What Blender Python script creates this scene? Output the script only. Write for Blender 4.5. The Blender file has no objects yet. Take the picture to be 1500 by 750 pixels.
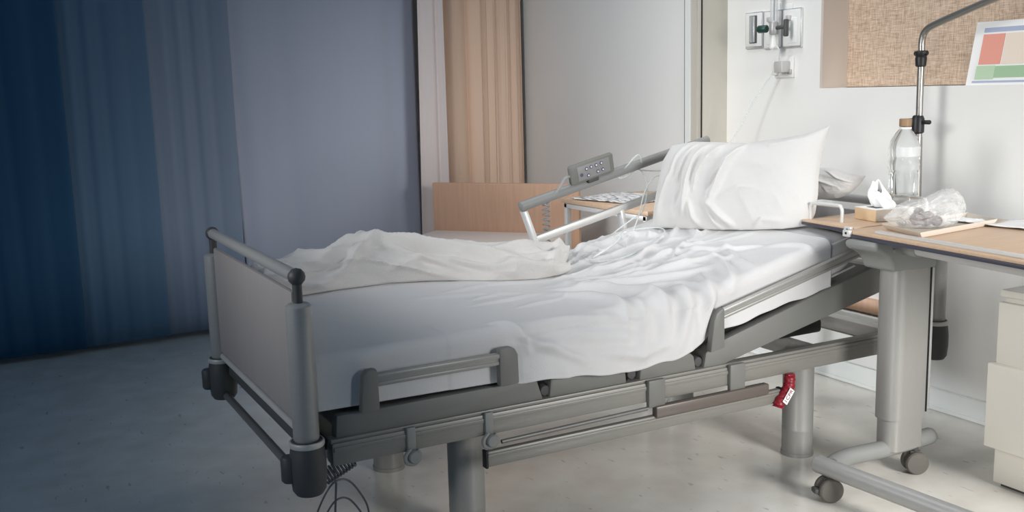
import bpy, bmesh, math, random
import numpy as np
from mathutils import Vector, Matrix
random.seed(7); rng = np.random.default_rng(7)
C = bpy.context.scene.collection
S = bpy.context.scene

# ------------------------------------------------------------------ camera
cam_d = bpy.data.cameras.new('camera'); cam = bpy.data.objects.new('camera', cam_d); C.objects.link(cam); S.camera = cam
YAW, PITCH, ROLL = 0.49143954, -0.16346529, -0.0268824
F = Vector((math.cos(PITCH)*math.sin(YAW), math.cos(PITCH)*math.cos(YAW), math.sin(PITCH)))
r0 = Vector((math.cos(YAW), -math.sin(YAW), 0)); u0 = r0.cross(F)
RR = math.cos(ROLL)*r0 + math.sin(ROLL)*u0; UU = -math.sin(ROLL)*r0 + math.cos(ROLL)*u0
CAMP = Vector((-0.66814894, -2.83534044, 1.28540156))
M4 = Matrix((RR, UU, -F)).transposed().to_4x4(); M4.translation = CAMP
cam.matrix_world = M4
cam_d.sensor_width = 36; cam_d.sensor_fit = 'HORIZONTAL'; cam_d.lens = 36*1468.2064/1500
cam_d.clip_start = 0.05

# ------------------------------------------------------------------ light
W = bpy.data.worlds.new('world'); S.world = W; W.use_nodes = True
W.node_tree.nodes['Background'].inputs[0].default_value = (0.030, 0.072, 0.125, 1)
W.node_tree.nodes['Background'].inputs[1].default_value = 1.0
S.view_settings.view_transform = 'Standard'; S.view_settings.look = 'None'
S.view_settings.exposure = 0; S.view_settings.gamma = 1; S.view_settings.use_curve_mapping = False
def area(name, loc, target, size, power, col, spread=180):
    l = bpy.data.lights.new(name, 'AREA'); l.shape = 'RECTANGLE'; l.size, l.size_y = size; l.energy = power; l.color = col
    l.spread = math.radians(spread)
    o = bpy.data.objects.new(name, l); C.objects.link(o); o.location = loc
    o.rotation_euler = (Vector(target)-Vector(loc)).to_track_quat('-Z', 'Y').to_euler(); return o
area('head_end_fill_light', (1.75, .4, 3.1), (2.1, 0.25, 0.6), (1.6, 1.6), 9, (1, .99, .97), 90)  # unseen overhead lamp added to brighten the bed head and leave the left dim
def spot(name, loc, target, power, deg, soft, col):
    l = bpy.data.lights.new(name, 'SPOT'); l.energy = power; l.color = col; l.spot_size = math.radians(deg); l.spot_blend = 1.0; l.shadow_soft_size = soft
    o = bpy.data.objects.new(name, l); C.objects.link(o); o.location = loc
    o.rotation_euler = (Vector(target)-Vector(loc)).to_track_quat('-Z', 'Y').to_euler(); return o
spot('head_wall_fill_spot', (-2.0, .1, 2.2), (2.75, -.45, 1.15), 405, 57, .8, (1, .99, .97))  # added out of view to brighten the head wall from the foot side
spot('near_side_fill_light', (1.9, -3.8, 1.5), (2.0, 0, .1), 560, 60, .6, (1, .985, .96))  # made-up fill out of view, brightens bed side, table column and floor
spot('chair_wall_fill_light', (-.7, .2, 2.9), (2.45, 1.8, 1.0), 190, 56, .4, (1, .98, .96))  # spot added inside the room to lift the wall by the chair
spot('under_table_fill_light', (-1.4, -2.6, .8), (2.5, -.4, .35), 150, 38, .4, (1, .95, .9))  # low fill added out of view for the wall under the table
spot('under_bed_fill_light', (-1.6, 2.3, .9), (2.5, .25, .12), 420, 24, .2, (.95, .975, 1))  # low fill added to reach the floor and wall strip behind the bed
spot('foot_end_fill_light', (-4.2, -1.9, 1.5), (0.1, 0, .55), 90, 24, .3, (1, .97, .95))  # unseen lamp added only to lift the foot panel and posts

# ------------------------------------------------------------------ materials
def lin(c):
    return tuple(((v/255)/12.92 if v/255 <= .04045 else ((v/255+.055)/1.055)**2.4) for v in c)
def mat(name, rgb, rough=.5, metal=0, bump=0, bscale=80, var=0, vscale=8, spec=.5, sss=0, trans=0, alpha=1, ior=1.45, sheen=0, stretch=None, detail=4):
    m = bpy.data.materials.new(name); m.use_nodes = True; nt = m.node_tree; b = nt.nodes['Principled BSDF']
    c = lin(rgb)
    b.inputs['Base Color'].default_value = (*c, 1); b.inputs['Roughness'].default_value = rough
    b.inputs['Metallic'].default_value = metal; b.inputs['Specular IOR Level'].default_value = spec
    b.inputs['Transmission Weight'].default_value = trans; b.inputs['IOR'].default_value = ior
    b.inputs['Alpha'].default_value = alpha; b.inputs['Sheen Weight'].default_value = sheen
    tc = nt.nodes.new('ShaderNodeTexCoord'); mp = nt.nodes.new('ShaderNodeMapping'); nt.links.new(tc.outputs['Object'], mp.inputs[0])
    if stretch: mp.inputs['Scale'].default_value = stretch
    if var:
        n = nt.nodes.new('ShaderNodeTexNoise'); n.inputs['Scale'].default_value = vscale; n.inputs['Detail'].default_value = detail
        nt.links.new(mp.outputs[0], n.inputs[0])
        r = nt.nodes.new('ShaderNodeValToRGB'); r.color_ramp.elements[0].position = .3; r.color_ramp.elements[1].position = .7
        r.color_ramp.elements[0].color = (*[max(0, v*(1-var)) for v in c], 1); r.color_ramp.elements[1].color = (*[min(1, v*(1+var)) for v in c], 1)
        nt.links.new(n.outputs[0], r.inputs[0]); nt.links.new(r.outputs[0], b.inputs['Base Color'])
    if bump:
        n = nt.nodes.new('ShaderNodeTexNoise'); n.inputs['Scale'].default_value = bscale; n.inputs['Detail'].default_value = 4
        nt.links.new(mp.outputs[0], n.inputs[0])
        bp = nt.nodes.new('ShaderNodeBump'); bp.inputs['Strength'].default_value = bump; bp.inputs['Distance'].default_value = .004
        nt.links.new(n.outputs[0], bp.inputs['Height']); nt.links.new(bp.outputs[0], b.inputs['Normal'])
    return m
MT = {}
MT['wall'] = mat('wall_paint', (236, 236, 233), .45, bump=.05, bscale=120, var=.015, vscale=3)
MT['wall_beige'] = mat('wall_beige', (198, 194, 183), .5, var=.02)
MT['trim_white'] = mat('trim_white', (232, 235, 233), .4)
MT['dark_gap'] = mat('dark_gap', (40, 34, 32), .8)
MT['jamb'] = mat('recess_jamb', (205, 194, 184), .5)
MT['alu'] = mat('aluminium', (172, 172, 170), .42, metal=.3, var=.04, vscale=30, stretch=(1, 1, 12))
MT['rail_grey'] = mat('rail_aluminium', (140, 138, 132), .42, metal=.3, var=.04, vscale=30, stretch=(1, 1, 12))
MT['column_grey'] = mat('column_aluminium', (154, 153, 149), .42, metal=.3, var=.03, vscale=30, stretch=(12, 12, 1))
MT['alu_dark'] = mat('aluminium_dark', (128, 127, 124), .4, metal=.35, var=.04, vscale=20)
MT['alu_light'] = mat('aluminium_light', (200, 199, 196), .42, metal=.25, var=.03, vscale=20)
MT['steel'] = mat('brushed_steel', (160, 158, 152), .28, metal=.85)
MT['grey_plastic'] = mat('grey_plastic', (118, 118, 114), .5, bump=.05, bscale=300)
MT['mid_plastic'] = mat('mid_grey_plastic', (138, 139, 137), .45, bump=.05, bscale=300)
MT['dark_plastic'] = mat('dark_plastic', (78, 78, 78), .5)
MT['black'] = mat('black_plastic', (30, 30, 32), .45)
MT['brown_metal'] = mat('bronze_bar', (110, 102, 96), .4, metal=.3)
MT['white_plastic'] = mat('white_plastic', (232, 232, 230), .35)
MT['white_metal'] = mat('white_metal', (214, 214, 212), .35, metal=.15)
MT['sheet'] = mat('sheet_cotton', (212, 211, 211), .85, bump=.25, bscale=260, sheen=.1)
MT['mattress'] = mat('mattress_cover', (204, 203, 204), .75, bump=.15, bscale=300)
MT['blanket'] = mat('blanket_cotton', (216, 213, 210), .9, bump=.5, bscale=220, sheen=.15)
MT['pillow'] = mat('pillow_cotton', (209, 208, 206), .85, bump=.2, bscale=240, sheen=.1)
MT['wood'] = mat('beech_wood', (208, 178, 150), .4, var=.07, vscale=6, stretch=(1, 14, 14))
MT['wood_back'] = mat('chair_wood', (205, 165, 138), .45, var=.06, vscale=5, stretch=(14, 14, 1))
MT['footboard'] = mat('footboard_laminate', (156, 151, 150), .45, var=.03, vscale=5, stretch=(8, 8, 1))
MT['edge'] = mat('table_edge_dark', (66, 66, 78), .4)
MT['cushion'] = mat('cushion_vinyl', (226, 214, 206), .6, bump=.1, bscale=60)
MT['peach'] = mat('peach_curtain', (222, 194, 172), .85, bump=.2, bscale=300, sheen=.1)
MT['sheer'] = mat('curtain_pale_fade', (176, 182, 198), .85, bump=.15, bscale=300)
MT['lining'] = mat('lining_cotton', (214, 204, 202), .85, bump=.15, bscale=300)
MT['slate'] = mat('curtain_light_fade', (134, 148, 168), .85, bump=.15, bscale=300)
MT['denim'] = mat('curtain_mid_fade', (100, 128, 154), .9, bump=.15, bscale=300)
MT['navy'] = mat('curtain_dark_fade', (52, 92, 124), .9, bump=.15, bscale=300)  # pale to navy steps put a leftward blue dimming into the curtain colours
MT['red'] = mat('red_plastic', (128, 18, 34), .4)
MT['paper'] = mat('paper', (240, 240, 238), .7)
MT['tray'] = mat('tray_cream', (206, 196, 184), .4)
MT['box_tan'] = mat('carton_tan', (222, 194, 158), .6, var=.05, vscale=15)
MT['box_pattern'] = mat('carton_grey', (190, 182, 172), .6, var=.12, vscale=60)
MT['cap'] = mat('bottle_cap', (150, 122, 92), .5)
MT['wire'] = mat('wire_grey', (92, 94, 100), .4, metal=.3)
MT['cable'] = mat('cable_grey', (150, 150, 150), .45)
MT['navy_tube'] = mat('navy_rubber', (44, 56, 72), .4)
MT['chrome'] = mat('chrome_plate', (225, 226, 226), .22, metal=.6)
MT['teal'] = mat('teal_rubber', (60, 140, 120), .5)
MT['green_dark'] = mat('green_dark_plastic', (34, 66, 60), .4)
MT['yellow'] = mat('orange_strip', (200, 150, 70), .5)
MT['button'] = mat('button_violet', (84, 80, 112), .5)
MT['tread'] = mat('caster_rubber', (104, 100, 94), .6)
MT['cab'] = mat('cabinet_gloss', (216, 212, 202), .18)
MT['tube_clear'] = mat('clear_tubing', (230, 237, 236), .15, alpha=.5)
MT['glass'] = mat('clear_plastic', (250, 252, 252), .03, trans=1.0, ior=1.18)
MT['water'] = mat('water', (250, 252, 252), .0, trans=1.0, ior=1.33)
MT['label_clear'] = mat('clear_label', (225, 228, 230), .3, alpha=.45)
MT['bag'] = mat('plastic_bag', (244, 245, 244), .25, alpha=.32, bump=.3, bscale=40)
MT['tissue'] = mat('tissue_paper', (246, 246, 246), .8)
MT['maroon'] = mat('maroon_fruit', (58, 22, 34), .4, var=.3, vscale=30)
MT['p_blue'] = mat('print_blue', (168, 178, 202), .6); MT['p_red'] = mat('print_red', (226, 156, 140), .6)
MT['p_beige'] = mat('print_beige', (230, 216, 200), .6); MT['p_green'] = mat('print_green', (160, 192, 156), .6); MT['p_lightgreen'] = mat('print_light_green', (184, 208, 178), .6)
MT['ink'] = mat('print_grey', (120, 122, 128), .7)

def fabric_panel():
    m = mat('woven_linen', (196, 170, 144), .9); nt = m.node_tree; b = nt.nodes['Principled BSDF']
    tc = nt.nodes.new('ShaderNodeTexCoord'); out = []
    for sc in ((40, 26, 380), (40, 330, 30)):
        mp = nt.nodes.new('ShaderNodeMapping'); mp.inputs['Scale'].default_value = sc; nt.links.new(tc.outputs['Object'], mp.inputs[0])
        n = nt.nodes.new('ShaderNodeTexNoise'); n.inputs['Scale'].default_value = 1; n.inputs['Detail'].default_value = 3; nt.links.new(mp.outputs[0], n.inputs[0]); out.append(n)
    a = nt.nodes.new('ShaderNodeMath'); a.operation = 'ADD'; nt.links.new(out[0].outputs[0], a.inputs[0]); nt.links.new(out[1].outputs[0], a.inputs[1])
    h = nt.nodes.new('ShaderNodeMath'); h.operation = 'MULTIPLY'; h.inputs[1].default_value = .5; nt.links.new(a.outputs[0], h.inputs[0])
    r = nt.nodes.new('ShaderNodeValToRGB'); r.color_ramp.elements[0].position = .32; r.color_ramp.elements[1].position = .62
    r.color_ramp.elements[0].color = (*lin((158, 132, 110)), 1); r.color_ramp.elements[1].color = (*lin((222, 200, 178)), 1)
    nt.links.new(h.outputs[0], r.inputs[0]); nt.links.new(r.outputs[0], b.inputs['Base Color'])
    bp = nt.nodes.new('ShaderNodeBump'); bp.inputs['Strength'].default_value = .3; bp.inputs['Distance'].default_value = .003
    nt.links.new(h.outputs[0], bp.inputs['Height']); nt.links.new(bp.outputs[0], b.inputs['Normal']); return m
MT['linen'] = fabric_panel()
def floor_mat():
    m = mat('speckled_vinyl', (220, 216, 206), .17, spec=.8); nt = m.node_tree; b = nt.nodes['Principled BSDF']
    tc = nt.nodes.new('ShaderNodeTexCoord')
    n = nt.nodes.new('ShaderNodeTexNoise'); n.inputs['Scale'].default_value = 7; n.inputs['Detail'].default_value = 5; nt.links.new(tc.outputs['Object'], n.inputs[0])
    r = nt.nodes.new('ShaderNodeValToRGB'); r.color_ramp.elements[0].position = .3; r.color_ramp.elements[1].position = .7
    r.color_ramp.elements[0].color = (*lin((224, 219, 209)), 1); r.color_ramp.elements[1].color = (*lin((238, 235, 228)), 1); nt.links.new(n.outputs[0], r.inputs[0])
    mp = nt.nodes.new('ShaderNodeMapping'); mp.inputs['Scale'].default_value = (1, .35, 1); nt.links.new(tc.outputs['Object'], mp.inputs[0])
    s = nt.nodes.new('ShaderNodeTexNoise'); s.inputs['Scale'].default_value = 42; s.inputs['Detail'].default_value = 2; nt.links.new(mp.outputs[0], s.inputs[0])
    r2 = nt.nodes.new('ShaderNodeValToRGB'); r2.color_ramp.elements[0].position = .27; r2.color_ramp.elements[1].position = .33
    r2.color_ramp.elements[0].color = (.38, .35, .32, 1); r2.color_ramp.elements[1].color = (1, 1, 1, 1); nt.links.new(s.outputs[0], r2.inputs[0])
    mx = nt.nodes.new('ShaderNodeMix'); mx.data_type = 'RGBA'; mx.blend_type = 'MULTIPLY'; mx.inputs[0].default_value = .45
    nt.links.new(r.outputs[0], mx.inputs[6]); nt.links.new(r2.outputs[0], mx.inputs[7]); nt.links.new(mx.outputs[2], b.inputs['Base Color'])
    rn = nt.nodes.new('ShaderNodeMapRange'); rn.inputs[3].default_value = .12; rn.inputs[4].default_value = .26; nt.links.new(n.outputs[0], rn.inputs[0]); nt.links.new(rn.outputs[0], b.inputs['Roughness'])
    return m
MT['floor'] = floor_mat()
def news_mat():
    m = mat('newsprint', (226, 226, 226), .8); nt = m.node_tree; b = nt.nodes['Principled BSDF']
    tc = nt.nodes.new('ShaderNodeTexCoord'); mp = nt.nodes.new('ShaderNodeMapping'); mp.inputs['Scale'].default_value = (70, 16, 1); nt.links.new(tc.outputs['Object'], mp.inputs[0])
    n = nt.nodes.new('ShaderNodeTexNoise'); n.inputs['Scale'].default_value = 1.0; n.inputs['Detail'].default_value = 3; nt.links.new(mp.outputs[0], n.inputs[0])
    r = nt.nodes.new('ShaderNodeValToRGB'); r.color_ramp.elements[0].position = .40; r.color_ramp.elements[1].position = .5
    r.color_ramp.elements[0].color = (*lin((110, 112, 116)), 1); r.color_ramp.elements[1].color = (*lin((232, 232, 232)), 1)
    nt.links.new(n.outputs[0], r.inputs[0]); nt.links.new(r.outputs[0], b.inputs['Base Color']); return m
MT['news'] = news_mat()

# ------------------------------------------------------------------ builders
def wloc(o):
    v = Vector((0, 0, 0))
    while o is not None: v += o.location; o = o.parent
    return v
def thing(name, label, cat, loc, group=None):
    o = bpy.data.objects.new(name, None); C.objects.link(o); o.location = loc; o.empty_display_size = .1
    o['label'] = label; o['category'] = cat
    if group: o['group'] = group
    return o
def tag(o, label, cat, group=None):
    o['label'] = label; o['category'] = cat
    if group: o['group'] = group
    return o
class MB:
    def __init__(s): s.bm = bmesh.new()
    def box(s, c, d, rot=None, bev=0, seg=2):
        mt = Matrix.Translation(c) @ (rot.to_4x4() if rot else Matrix()) @ Matrix.Diagonal((*d, 1))
        g = bmesh.ops.create_cube(s.bm, size=1, matrix=mt)
        if bev:
            es = list({e for v in g['verts'] for e in v.link_edges})
            bmesh.ops.bevel(s.bm, geom=es, offset=bev, segments=seg, profile=.5, affect='EDGES')
        return s
    def beam(s, a, b, w, h, up=(0, 0, 1), bev=0):
        a, b = Vector(a), Vector(b); x = (b-a); L = x.length; x.normalize(); up = Vector(up)
        y = up.cross(x).normalized(); z = x.cross(y)
        return s.box((a+b)/2, (L, w, h), Matrix((x, y, z)).transposed(), bev)
    def tube(s, pts, r, n=12, cap=True, closed=False):
        pts = [Vector(p) for p in pts]; N = len(pts); rs = r if isinstance(r, (list, tuple)) else [r]*N
        def tan(i):
            if closed: return (pts[(i+1) % N]-pts[i-1]).normalized()
            return (pts[min(i+1, N-1)]-pts[max(i-1, 0)]).normalized()
        t0 = tan(0); nv = t0.orthogonal().normalized(); rings = []
        for i, p in enumerate(pts):
            t = tan(i); nv = (nv-t*nv.dot(t)).normalized(); bv = t.cross(nv)
            rings.append([s.bm.verts.new(p+rs[i]*(math.cos(2*math.pi*k/n)*nv+math.sin(2*math.pi*k/n)*bv)) for k in range(n)])
        for i in range(N if closed else N-1):
            A, B = rings[i], rings[(i+1) % N]
            for k in range(n): s.bm.faces.new((A[k], A[(k+1) % n], B[(k+1) % n], B[k]))
        if cap and not closed:
            s.bm.faces.new(rings[0][::-1]); s.bm.faces.new(rings[-1])
        return s
    def cyl(s, a, b, r, n=20, bev=0):
        a, b = Vector(a), Vector(b)
        if bev:
            d = (b-a).normalized()
            return s.tube([a, a+d*.0001, a+d*bev, b-d*bev, b-d*.0001, b], [r-bev, r-bev*.7, r, r, r-bev*.7, r-bev], n)
        return s.tube([a, b], r, n)
    def lathe(s, c, prof, axis=(0, 0, 1), n=28):
        ax = Vector(axis).normalized(); c = Vector(c)
        pts = [c+ax*h for r, h in prof]; x = ax.orthogonal().normalized(); y = ax.cross(x); rings = []
        for (r, h) in prof:
            rings.append([s.bm.verts.new(c+ax*h+r*(math.cos(2*math.pi*k/n)*x+math.sin(2*math.pi*k/n)*y)) for k in range(n)])
        for A, B in zip(rings, rings[1:]):
            for k in range(n): s.bm.faces.new((A[k], A[(k+1) % n], B[(k+1) % n], B[k]))
        s.bm.faces.new(rings[0][::-1]); s.bm.faces.new(rings[-1]); return s
    def prism(s, poly, axis, lo, hi, bev=0):
        # poly in the two remaining axes, in cyclic order
        def P(q, h): v = [0, 0, 0]; a = 'xyz'.index(axis); o = [i for i in range(3) if i != a]; v[a] = h; v[o[0]], v[o[1]] = q; return Vector(v)
        A = [s.bm.verts.new(P(q, lo)) for q in poly]; B = [s.bm.verts.new(P(q, hi)) for q in poly]; n = len(poly); fs = []
        fs.append(s.bm.faces.new(A[::-1])); fs.append(s.bm.faces.new(B))
        for k in range(n): fs.append(s.bm.faces.new((A[k], A[(k+1) % n], B[(k+1) % n], B[k])))
        bmesh.ops.recalc_face_normals(s.bm, faces=fs)
        if bev:
            bmesh.ops.bevel(s.bm, geom=list({e for f in fs for e in f.edges}), offset=bev, segments=2, profile=.5, affect='EDGES')
        return s
    def grid(s, P, close_u=False, caps=False):
        nu, nv = P.shape[:2]; V = [[s.bm.verts.new(P[i, j]) for j in range(nv)] for i in range(nu)]
        for i in range(nu-1):
            for j in range(nv-1 if not close_u else nv):
                s.bm.faces.new((V[i][j], V[i+1][j], V[i+1][(j+1) % nv], V[i][(j+1) % nv]))
        if caps: s.bm.faces.new(V[0]); s.bm.faces.new(V[-1][::-1])
        return s
    def build(s, name, m, parent=None, origin=None, ang=38, thick=0, sub=0):
        bmesh.ops.recalc_face_normals(s.bm, faces=s.bm.faces[:])
        me = bpy.data.meshes.new(name); base = wloc(parent) if parent else Vector((0, 0, 0)); og = Vector(origin) if origin else base
        bmesh.ops.translate(s.bm, vec=-og, verts=s.bm.verts[:])
        s.bm.to_mesh(me); s.bm.free(); me.materials.append(MT[m] if isinstance(m, str) else m)
        me.shade_smooth(); me.set_sharp_from_angle(angle=math.radians(ang))
        o = bpy.data.objects.new(name, me); C.objects.link(o); o.location = og-base if parent else og
        if parent: o.parent = parent
        if thick: q = o.modifiers.new('thickness', 'SOLIDIFY'); q.thickness = thick; q.offset = -1
        if sub: q = o.modifiers.new('smooth', 'SUBSURF'); q.levels = sub; q.render_levels = sub
        return o
def st(o): o['kind'] = 'structure'; return o
def spline(pts, n=8, closed=False):
    P = [Vector(p) for p in pts]; N = len(P); out = []
    for i in range(N if closed else N-1):
        p0 = P[i-1] if (i > 0 or closed) else P[0]*2-P[1]; p1 = P[i]; p2 = P[(i+1) % N]; p3 = P[(i+2) % N] if (i+2 < N or closed) else P[-1]*2-P[-2]
        for k in range(n):
            t = k/n; out.append(.5*((2*p1)+(p2-p0)*t+(2*p0-5*p1+4*p2-p3)*t*t+(3*p1-p0-3*p2+p3)*t**3))
    if not closed: out.append(P[-1])
    return out
def helix(a, b, r, turns, per=10):
    a, b = Vector(a), Vector(b); d = (b-a).normalized(); x = d.orthogonal().normalized(); y = d.cross(x); N = turns*per
    return [a+(b-a)*(i/N)+r*(math.cos(2*math.pi*i/per)*x+math.sin(2*math.pi*i/per)*y) for i in range(N+1)]
# smooth value noise on arrays
_T = rng.random((64, 64))
def vn(x, y):
    xi = np.floor(x).astype(int); yi = np.floor(y).astype(int); fx = x-xi; fy = y-yi
    fx = fx*fx*(3-2*fx); fy = fy*fy*(3-2*fy); g = lambda a, b: _T[a % 64, b % 64]
    return (g(xi, yi)*(1-fx)+g(xi+1, yi)*fx)*(1-fy)+(g(xi, yi+1)*(1-fx)+g(xi+1, yi+1)*fx)*fy
def ridged(x, y, o=3):
    s = 0; a = 1; t = 0
    for k in range(o): s = s+a*(1-np.abs(2*vn(x*2**k+17*k, y*2**k+5*k)-1))**1.6; t += a; a *= .5
    return s/t
def seg_ridges(X, Y, L):
    H = np.zeros_like(X)
    for (pts, amp, w) in L:
        best = np.full_like(X, 9.); wt = np.zeros_like(X); n = len(pts)-1
        for i in range(n):
            ax, ay = pts[i]; bx, by = pts[i+1]; dx, dy = bx-ax, by-ay; t = np.clip(((X-ax)*dx+(Y-ay)*dy)/(dx*dx+dy*dy), 0, 1)
            d = np.hypot(X-ax-t*dx, Y-ay-t*dy); g = (i+t)/n; m = d < best; best = np.where(m, d, best); wt = np.where(m, g, wt)
        H += amp*np.exp(-(best/w)**2)*np.clip(np.sin(np.pi*np.clip(wt*.92+.04, 0, 1)), 0, 1)**.7
    return H
def normals(P):
    a = np.gradient(P, axis=0); b = np.gradient(P, axis=1); n = np.cross(a, b); return n/(np.linalg.norm(n, axis=2, keepdims=True)+1e-9)
def pix(px, py, o, n):
    """ point where the sight line of a photo pixel meets the plane through o with normal n """
    d = F+(px-750)/1468.2064*RR-(py-375)/1468.2064*UU; o = Vector(o); n = Vector(n)
    return CAMP+d*((o-CAMP).dot(n)/d.dot(n))
def sm(a, b, x): t = np.clip((x-a)/(b-a), 0, 1); return t*t*(3-2*t)

# ================================================================== SETTING
XW, XN, YN, YB = 2.586, 2.432, 0.994, 2.85
st(MB().box((0, -.4, -.03), (6.2, 8.0, .06)).build('floor', 'floor'))
# headboard wall with a recess for the linen panel
w = MB(); D = .10
w.box((XW+D, -1.6, .63), (2*D, 5.2, 1.26)); w.box((XW+D, .695, 1.98), (2*D, .61, 1.44)); w.box((XW+D+.13, -1.9, 1.98), (.05, 4.6, 1.44))
w.box((XW+D, -1.9, 2.5), (2*D, 4.6, .4))
st(w.build('wall_right', 'wall'))
st(MB().box((XW+.085, .385, 1.78), (.17, .012, 1.04)).build('trim_1', 'jamb'))
st(MB().box((XW+.155, -1.9, 1.78), (.012, 4.56, 1.035)).build('trim_2', 'linen'))
# column and wardrobe-like wall beside the bed
st(MB().box((XN+.25, (YN+YB)/2+.04, 1.35), (.5, YB-YN-.08, 2.7)).build('wall_left', 'wall'))
st(MB().box((XN+.10, YN+.02, 1.35), (.2, .04, 2.7)).build('trim_3', 'wall_beige'))
st(MB().box((XN-.002, YN+.055, 1.35), (.008, .045, 2.7)).build('trim_4', 'wall_beige'))
st(MB().box((XN-.004, YN+.098, 1.35), (.012, .04, 2.7)).build('trim_5', 'trim_white'))
st(MB().box((XN-.001, YN+.126, 1.35), (.004, .010, 2.7)).build('trim_6', 'dark_gap'))
st(MB().box((XN-.0005, YN+.002, 1.35), (.004, .007, 2.7)).build('trim_7', 'dark_gap'))
st(MB().box((-.3, YB+.05, 1.35), (5.5, .1, 2.7)).build('wall_back', 'wall'))
b = MB(); b.box((XW-.008, -.95, .045), (.016, 3.88, .09), bev=.003); b.box((XW-.011, -.95, .012), (.022, 3.88, .012)); b.box((XW-.018, -.95, .088), (.008, 3.88, .008))
st(b.build('baseboard_right', 'trim_white'))
b = MB(); b.box((XW-.02, .46, .27), (.04, 1.02, .10), bev=.006); b.box((XW-.045, .46, .262), (.012, 1.02, .02), bev=.003)
st(b.build('trim_8', 'trim_white'))
st(MB().box((XW-.012, .46, .36), (.024, 1.02, .06), bev=.004).build('trim_9', 'wood_back'))

# curtains on the window side; left ones carry a dark blue fade as colour
def curtain(name, m, x0, x1, y, pleats, depth, label, z0=.03, z1=2.62, skew=0, seed=0, drift=.25, flat=True):
    nu, nv = pleats*14+1, 26; u = np.linspace(0, 1, nu)[:, None]; v = np.linspace(0, 1, nv)[None, :]
    ph = 2*np.pi*pleats*(u+drift/pleats*np.sin(3.1*u*pleats/3+seed)+.02*v*np.sin(9*u+seed))
    dd = depth*(.6+.4*np.sin(5*u+seed))*(.75+.25*v)
    X = x0+(x1-x0)*u+(0 if flat else .1)*(x1-x0)/pleats*np.sin(2*ph)+skew*v*(1-u)
    Yv = y+dd*np.sin(ph)+.25*dd*np.sin(2.3*ph+seed)+0*v
    Z = z1+(z0-z1)*v+0*u
    P = np.stack([X+0*v, Yv, Z], axis=2)
    o = MB().grid(P).build(name, m, origin=((x0+x1)/2, y, z0), thick=.004, ang=60)
    return tag(o, label, 'curtain', 'curtains along the window wall')
curtain('curtain', 'peach', 1.77, 2.40, 2.68, 6, .055, 'gathered peach curtain hanging behind the wooden chair back', skew=-.03, seed=1, drift=.5, flat=False)
curtain('curtain', 'lining', 1.655, 1.79, 2.53, 2, .02, 'narrow white lining strip at the left edge of the peach curtain', skew=-.05, seed=3)
curtain('curtain', 'sheer', .58, 1.70, 2.74, 5, .007, 'wide pale curtain behind the bed foot tinted with a grey blue fade', skew=.06, seed=2)
curtain('curtain', 'slate', .16, .62, 2.72, 4, .004, 'curtain left of the wide pale one with a light blue fade in its colour', skew=.03, seed=5)
curtain('curtain', 'denim', -.26, .19, 2.69, 4, .004, 'second curtain from the left with a mid blue fade in its colour', seed=6)
curtain('curtain', 'navy', -1.9, -.23, 2.66, 12, .005, 'far left curtain with a dark blue fade put into its colour', seed=4)

# ================================================================== BED
bed = thing('hospital_bed', 'grey metal adjustable hospital bed with raised backrest and open white sheets', 'bed', (1.15, 0, 0))
for sy in (-1, 1):
    for x, yy in ((.51, .316), (1.79, .33)):
        q = MB(); q.lathe((x, sy*yy, 0), [(.056, 0), (.056, .012), (.053, .014), (.053, .09), (.0535, .092), (.0535, .098), (.053, .10), (.053, .37)], n=32)
        q.build('leg', 'column_grey', bed)
for sy in (-1, 1):
    m = MB(); m.box((1.145, sy*.462, .388), (2.17, .05, .062), bev=.008); m.box((1.145, sy*.462, .421), (2.17, .036, .012), bev=.003)
    m.box((1.145, sy*.487, .402), (2.16, .006, .012), bev=.002)
    m.build('side_rail_frame', 'rail_grey', bed)
for x in (.10, .51, 1.1, 1.79, 2.2): MB().box((x, 0, .375), (.06, .90, .05), bev=.006).build('crossbeam', 'alu_light', bed)
# lying surface side panels
pan = [[(.075, .404), (.69, .415), (.668, .482), (.655, .487), (.082, .484)], [(.706, .424), (.972, .416), (.968, .463), (.958, .474), (.722, .482), (.712, .476)],
       [(1.017, .413), (1.232, .410), (1.222, .468), (1.208, .480), (1.032, .482), (1.022, .474)], [(1.256, .412), (1.285, .412), (2.03, .573), (2.035, .655), (2.02, .672), (1.285, .49), (1.268, .47)]]
for i, pl in enumerate(pan):
    for sy in (-1, 1):
        lo, hi = sorted((sy*.430, sy*.470)); MB().prism(pl, 'y', lo, hi, bev=.006).build('platform_side', 'grey_plastic', bed)
MB().prism([(.09, .44), (.66, .44), (.66, .478), (.09, .478)], 'y', -.43, .43).build('platform_deck', 'grey_plastic', bed)
MB().prism([(.72, .44), (1.22, .44), (1.22, .474), (.72, .474)], 'y', -.43, .43).build('platform_deck', 'grey_plastic', bed)
MB().prism([(1.27, .44), (2.02, .625), (2.015, .658), (1.27, .474)], 'y', -.43, .43).build('platform_deck', 'grey_plastic', bed)
for x in (.697, .995, 1.243):
    h = MB(); h.cyl((x, -.462, .445), (x, -.425, .445), .016, bev=.003); h.box((x, -.445, .43), (.022, .02, .03), bev=.003); h.build('hinge', 'dark_plastic', bed)
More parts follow.
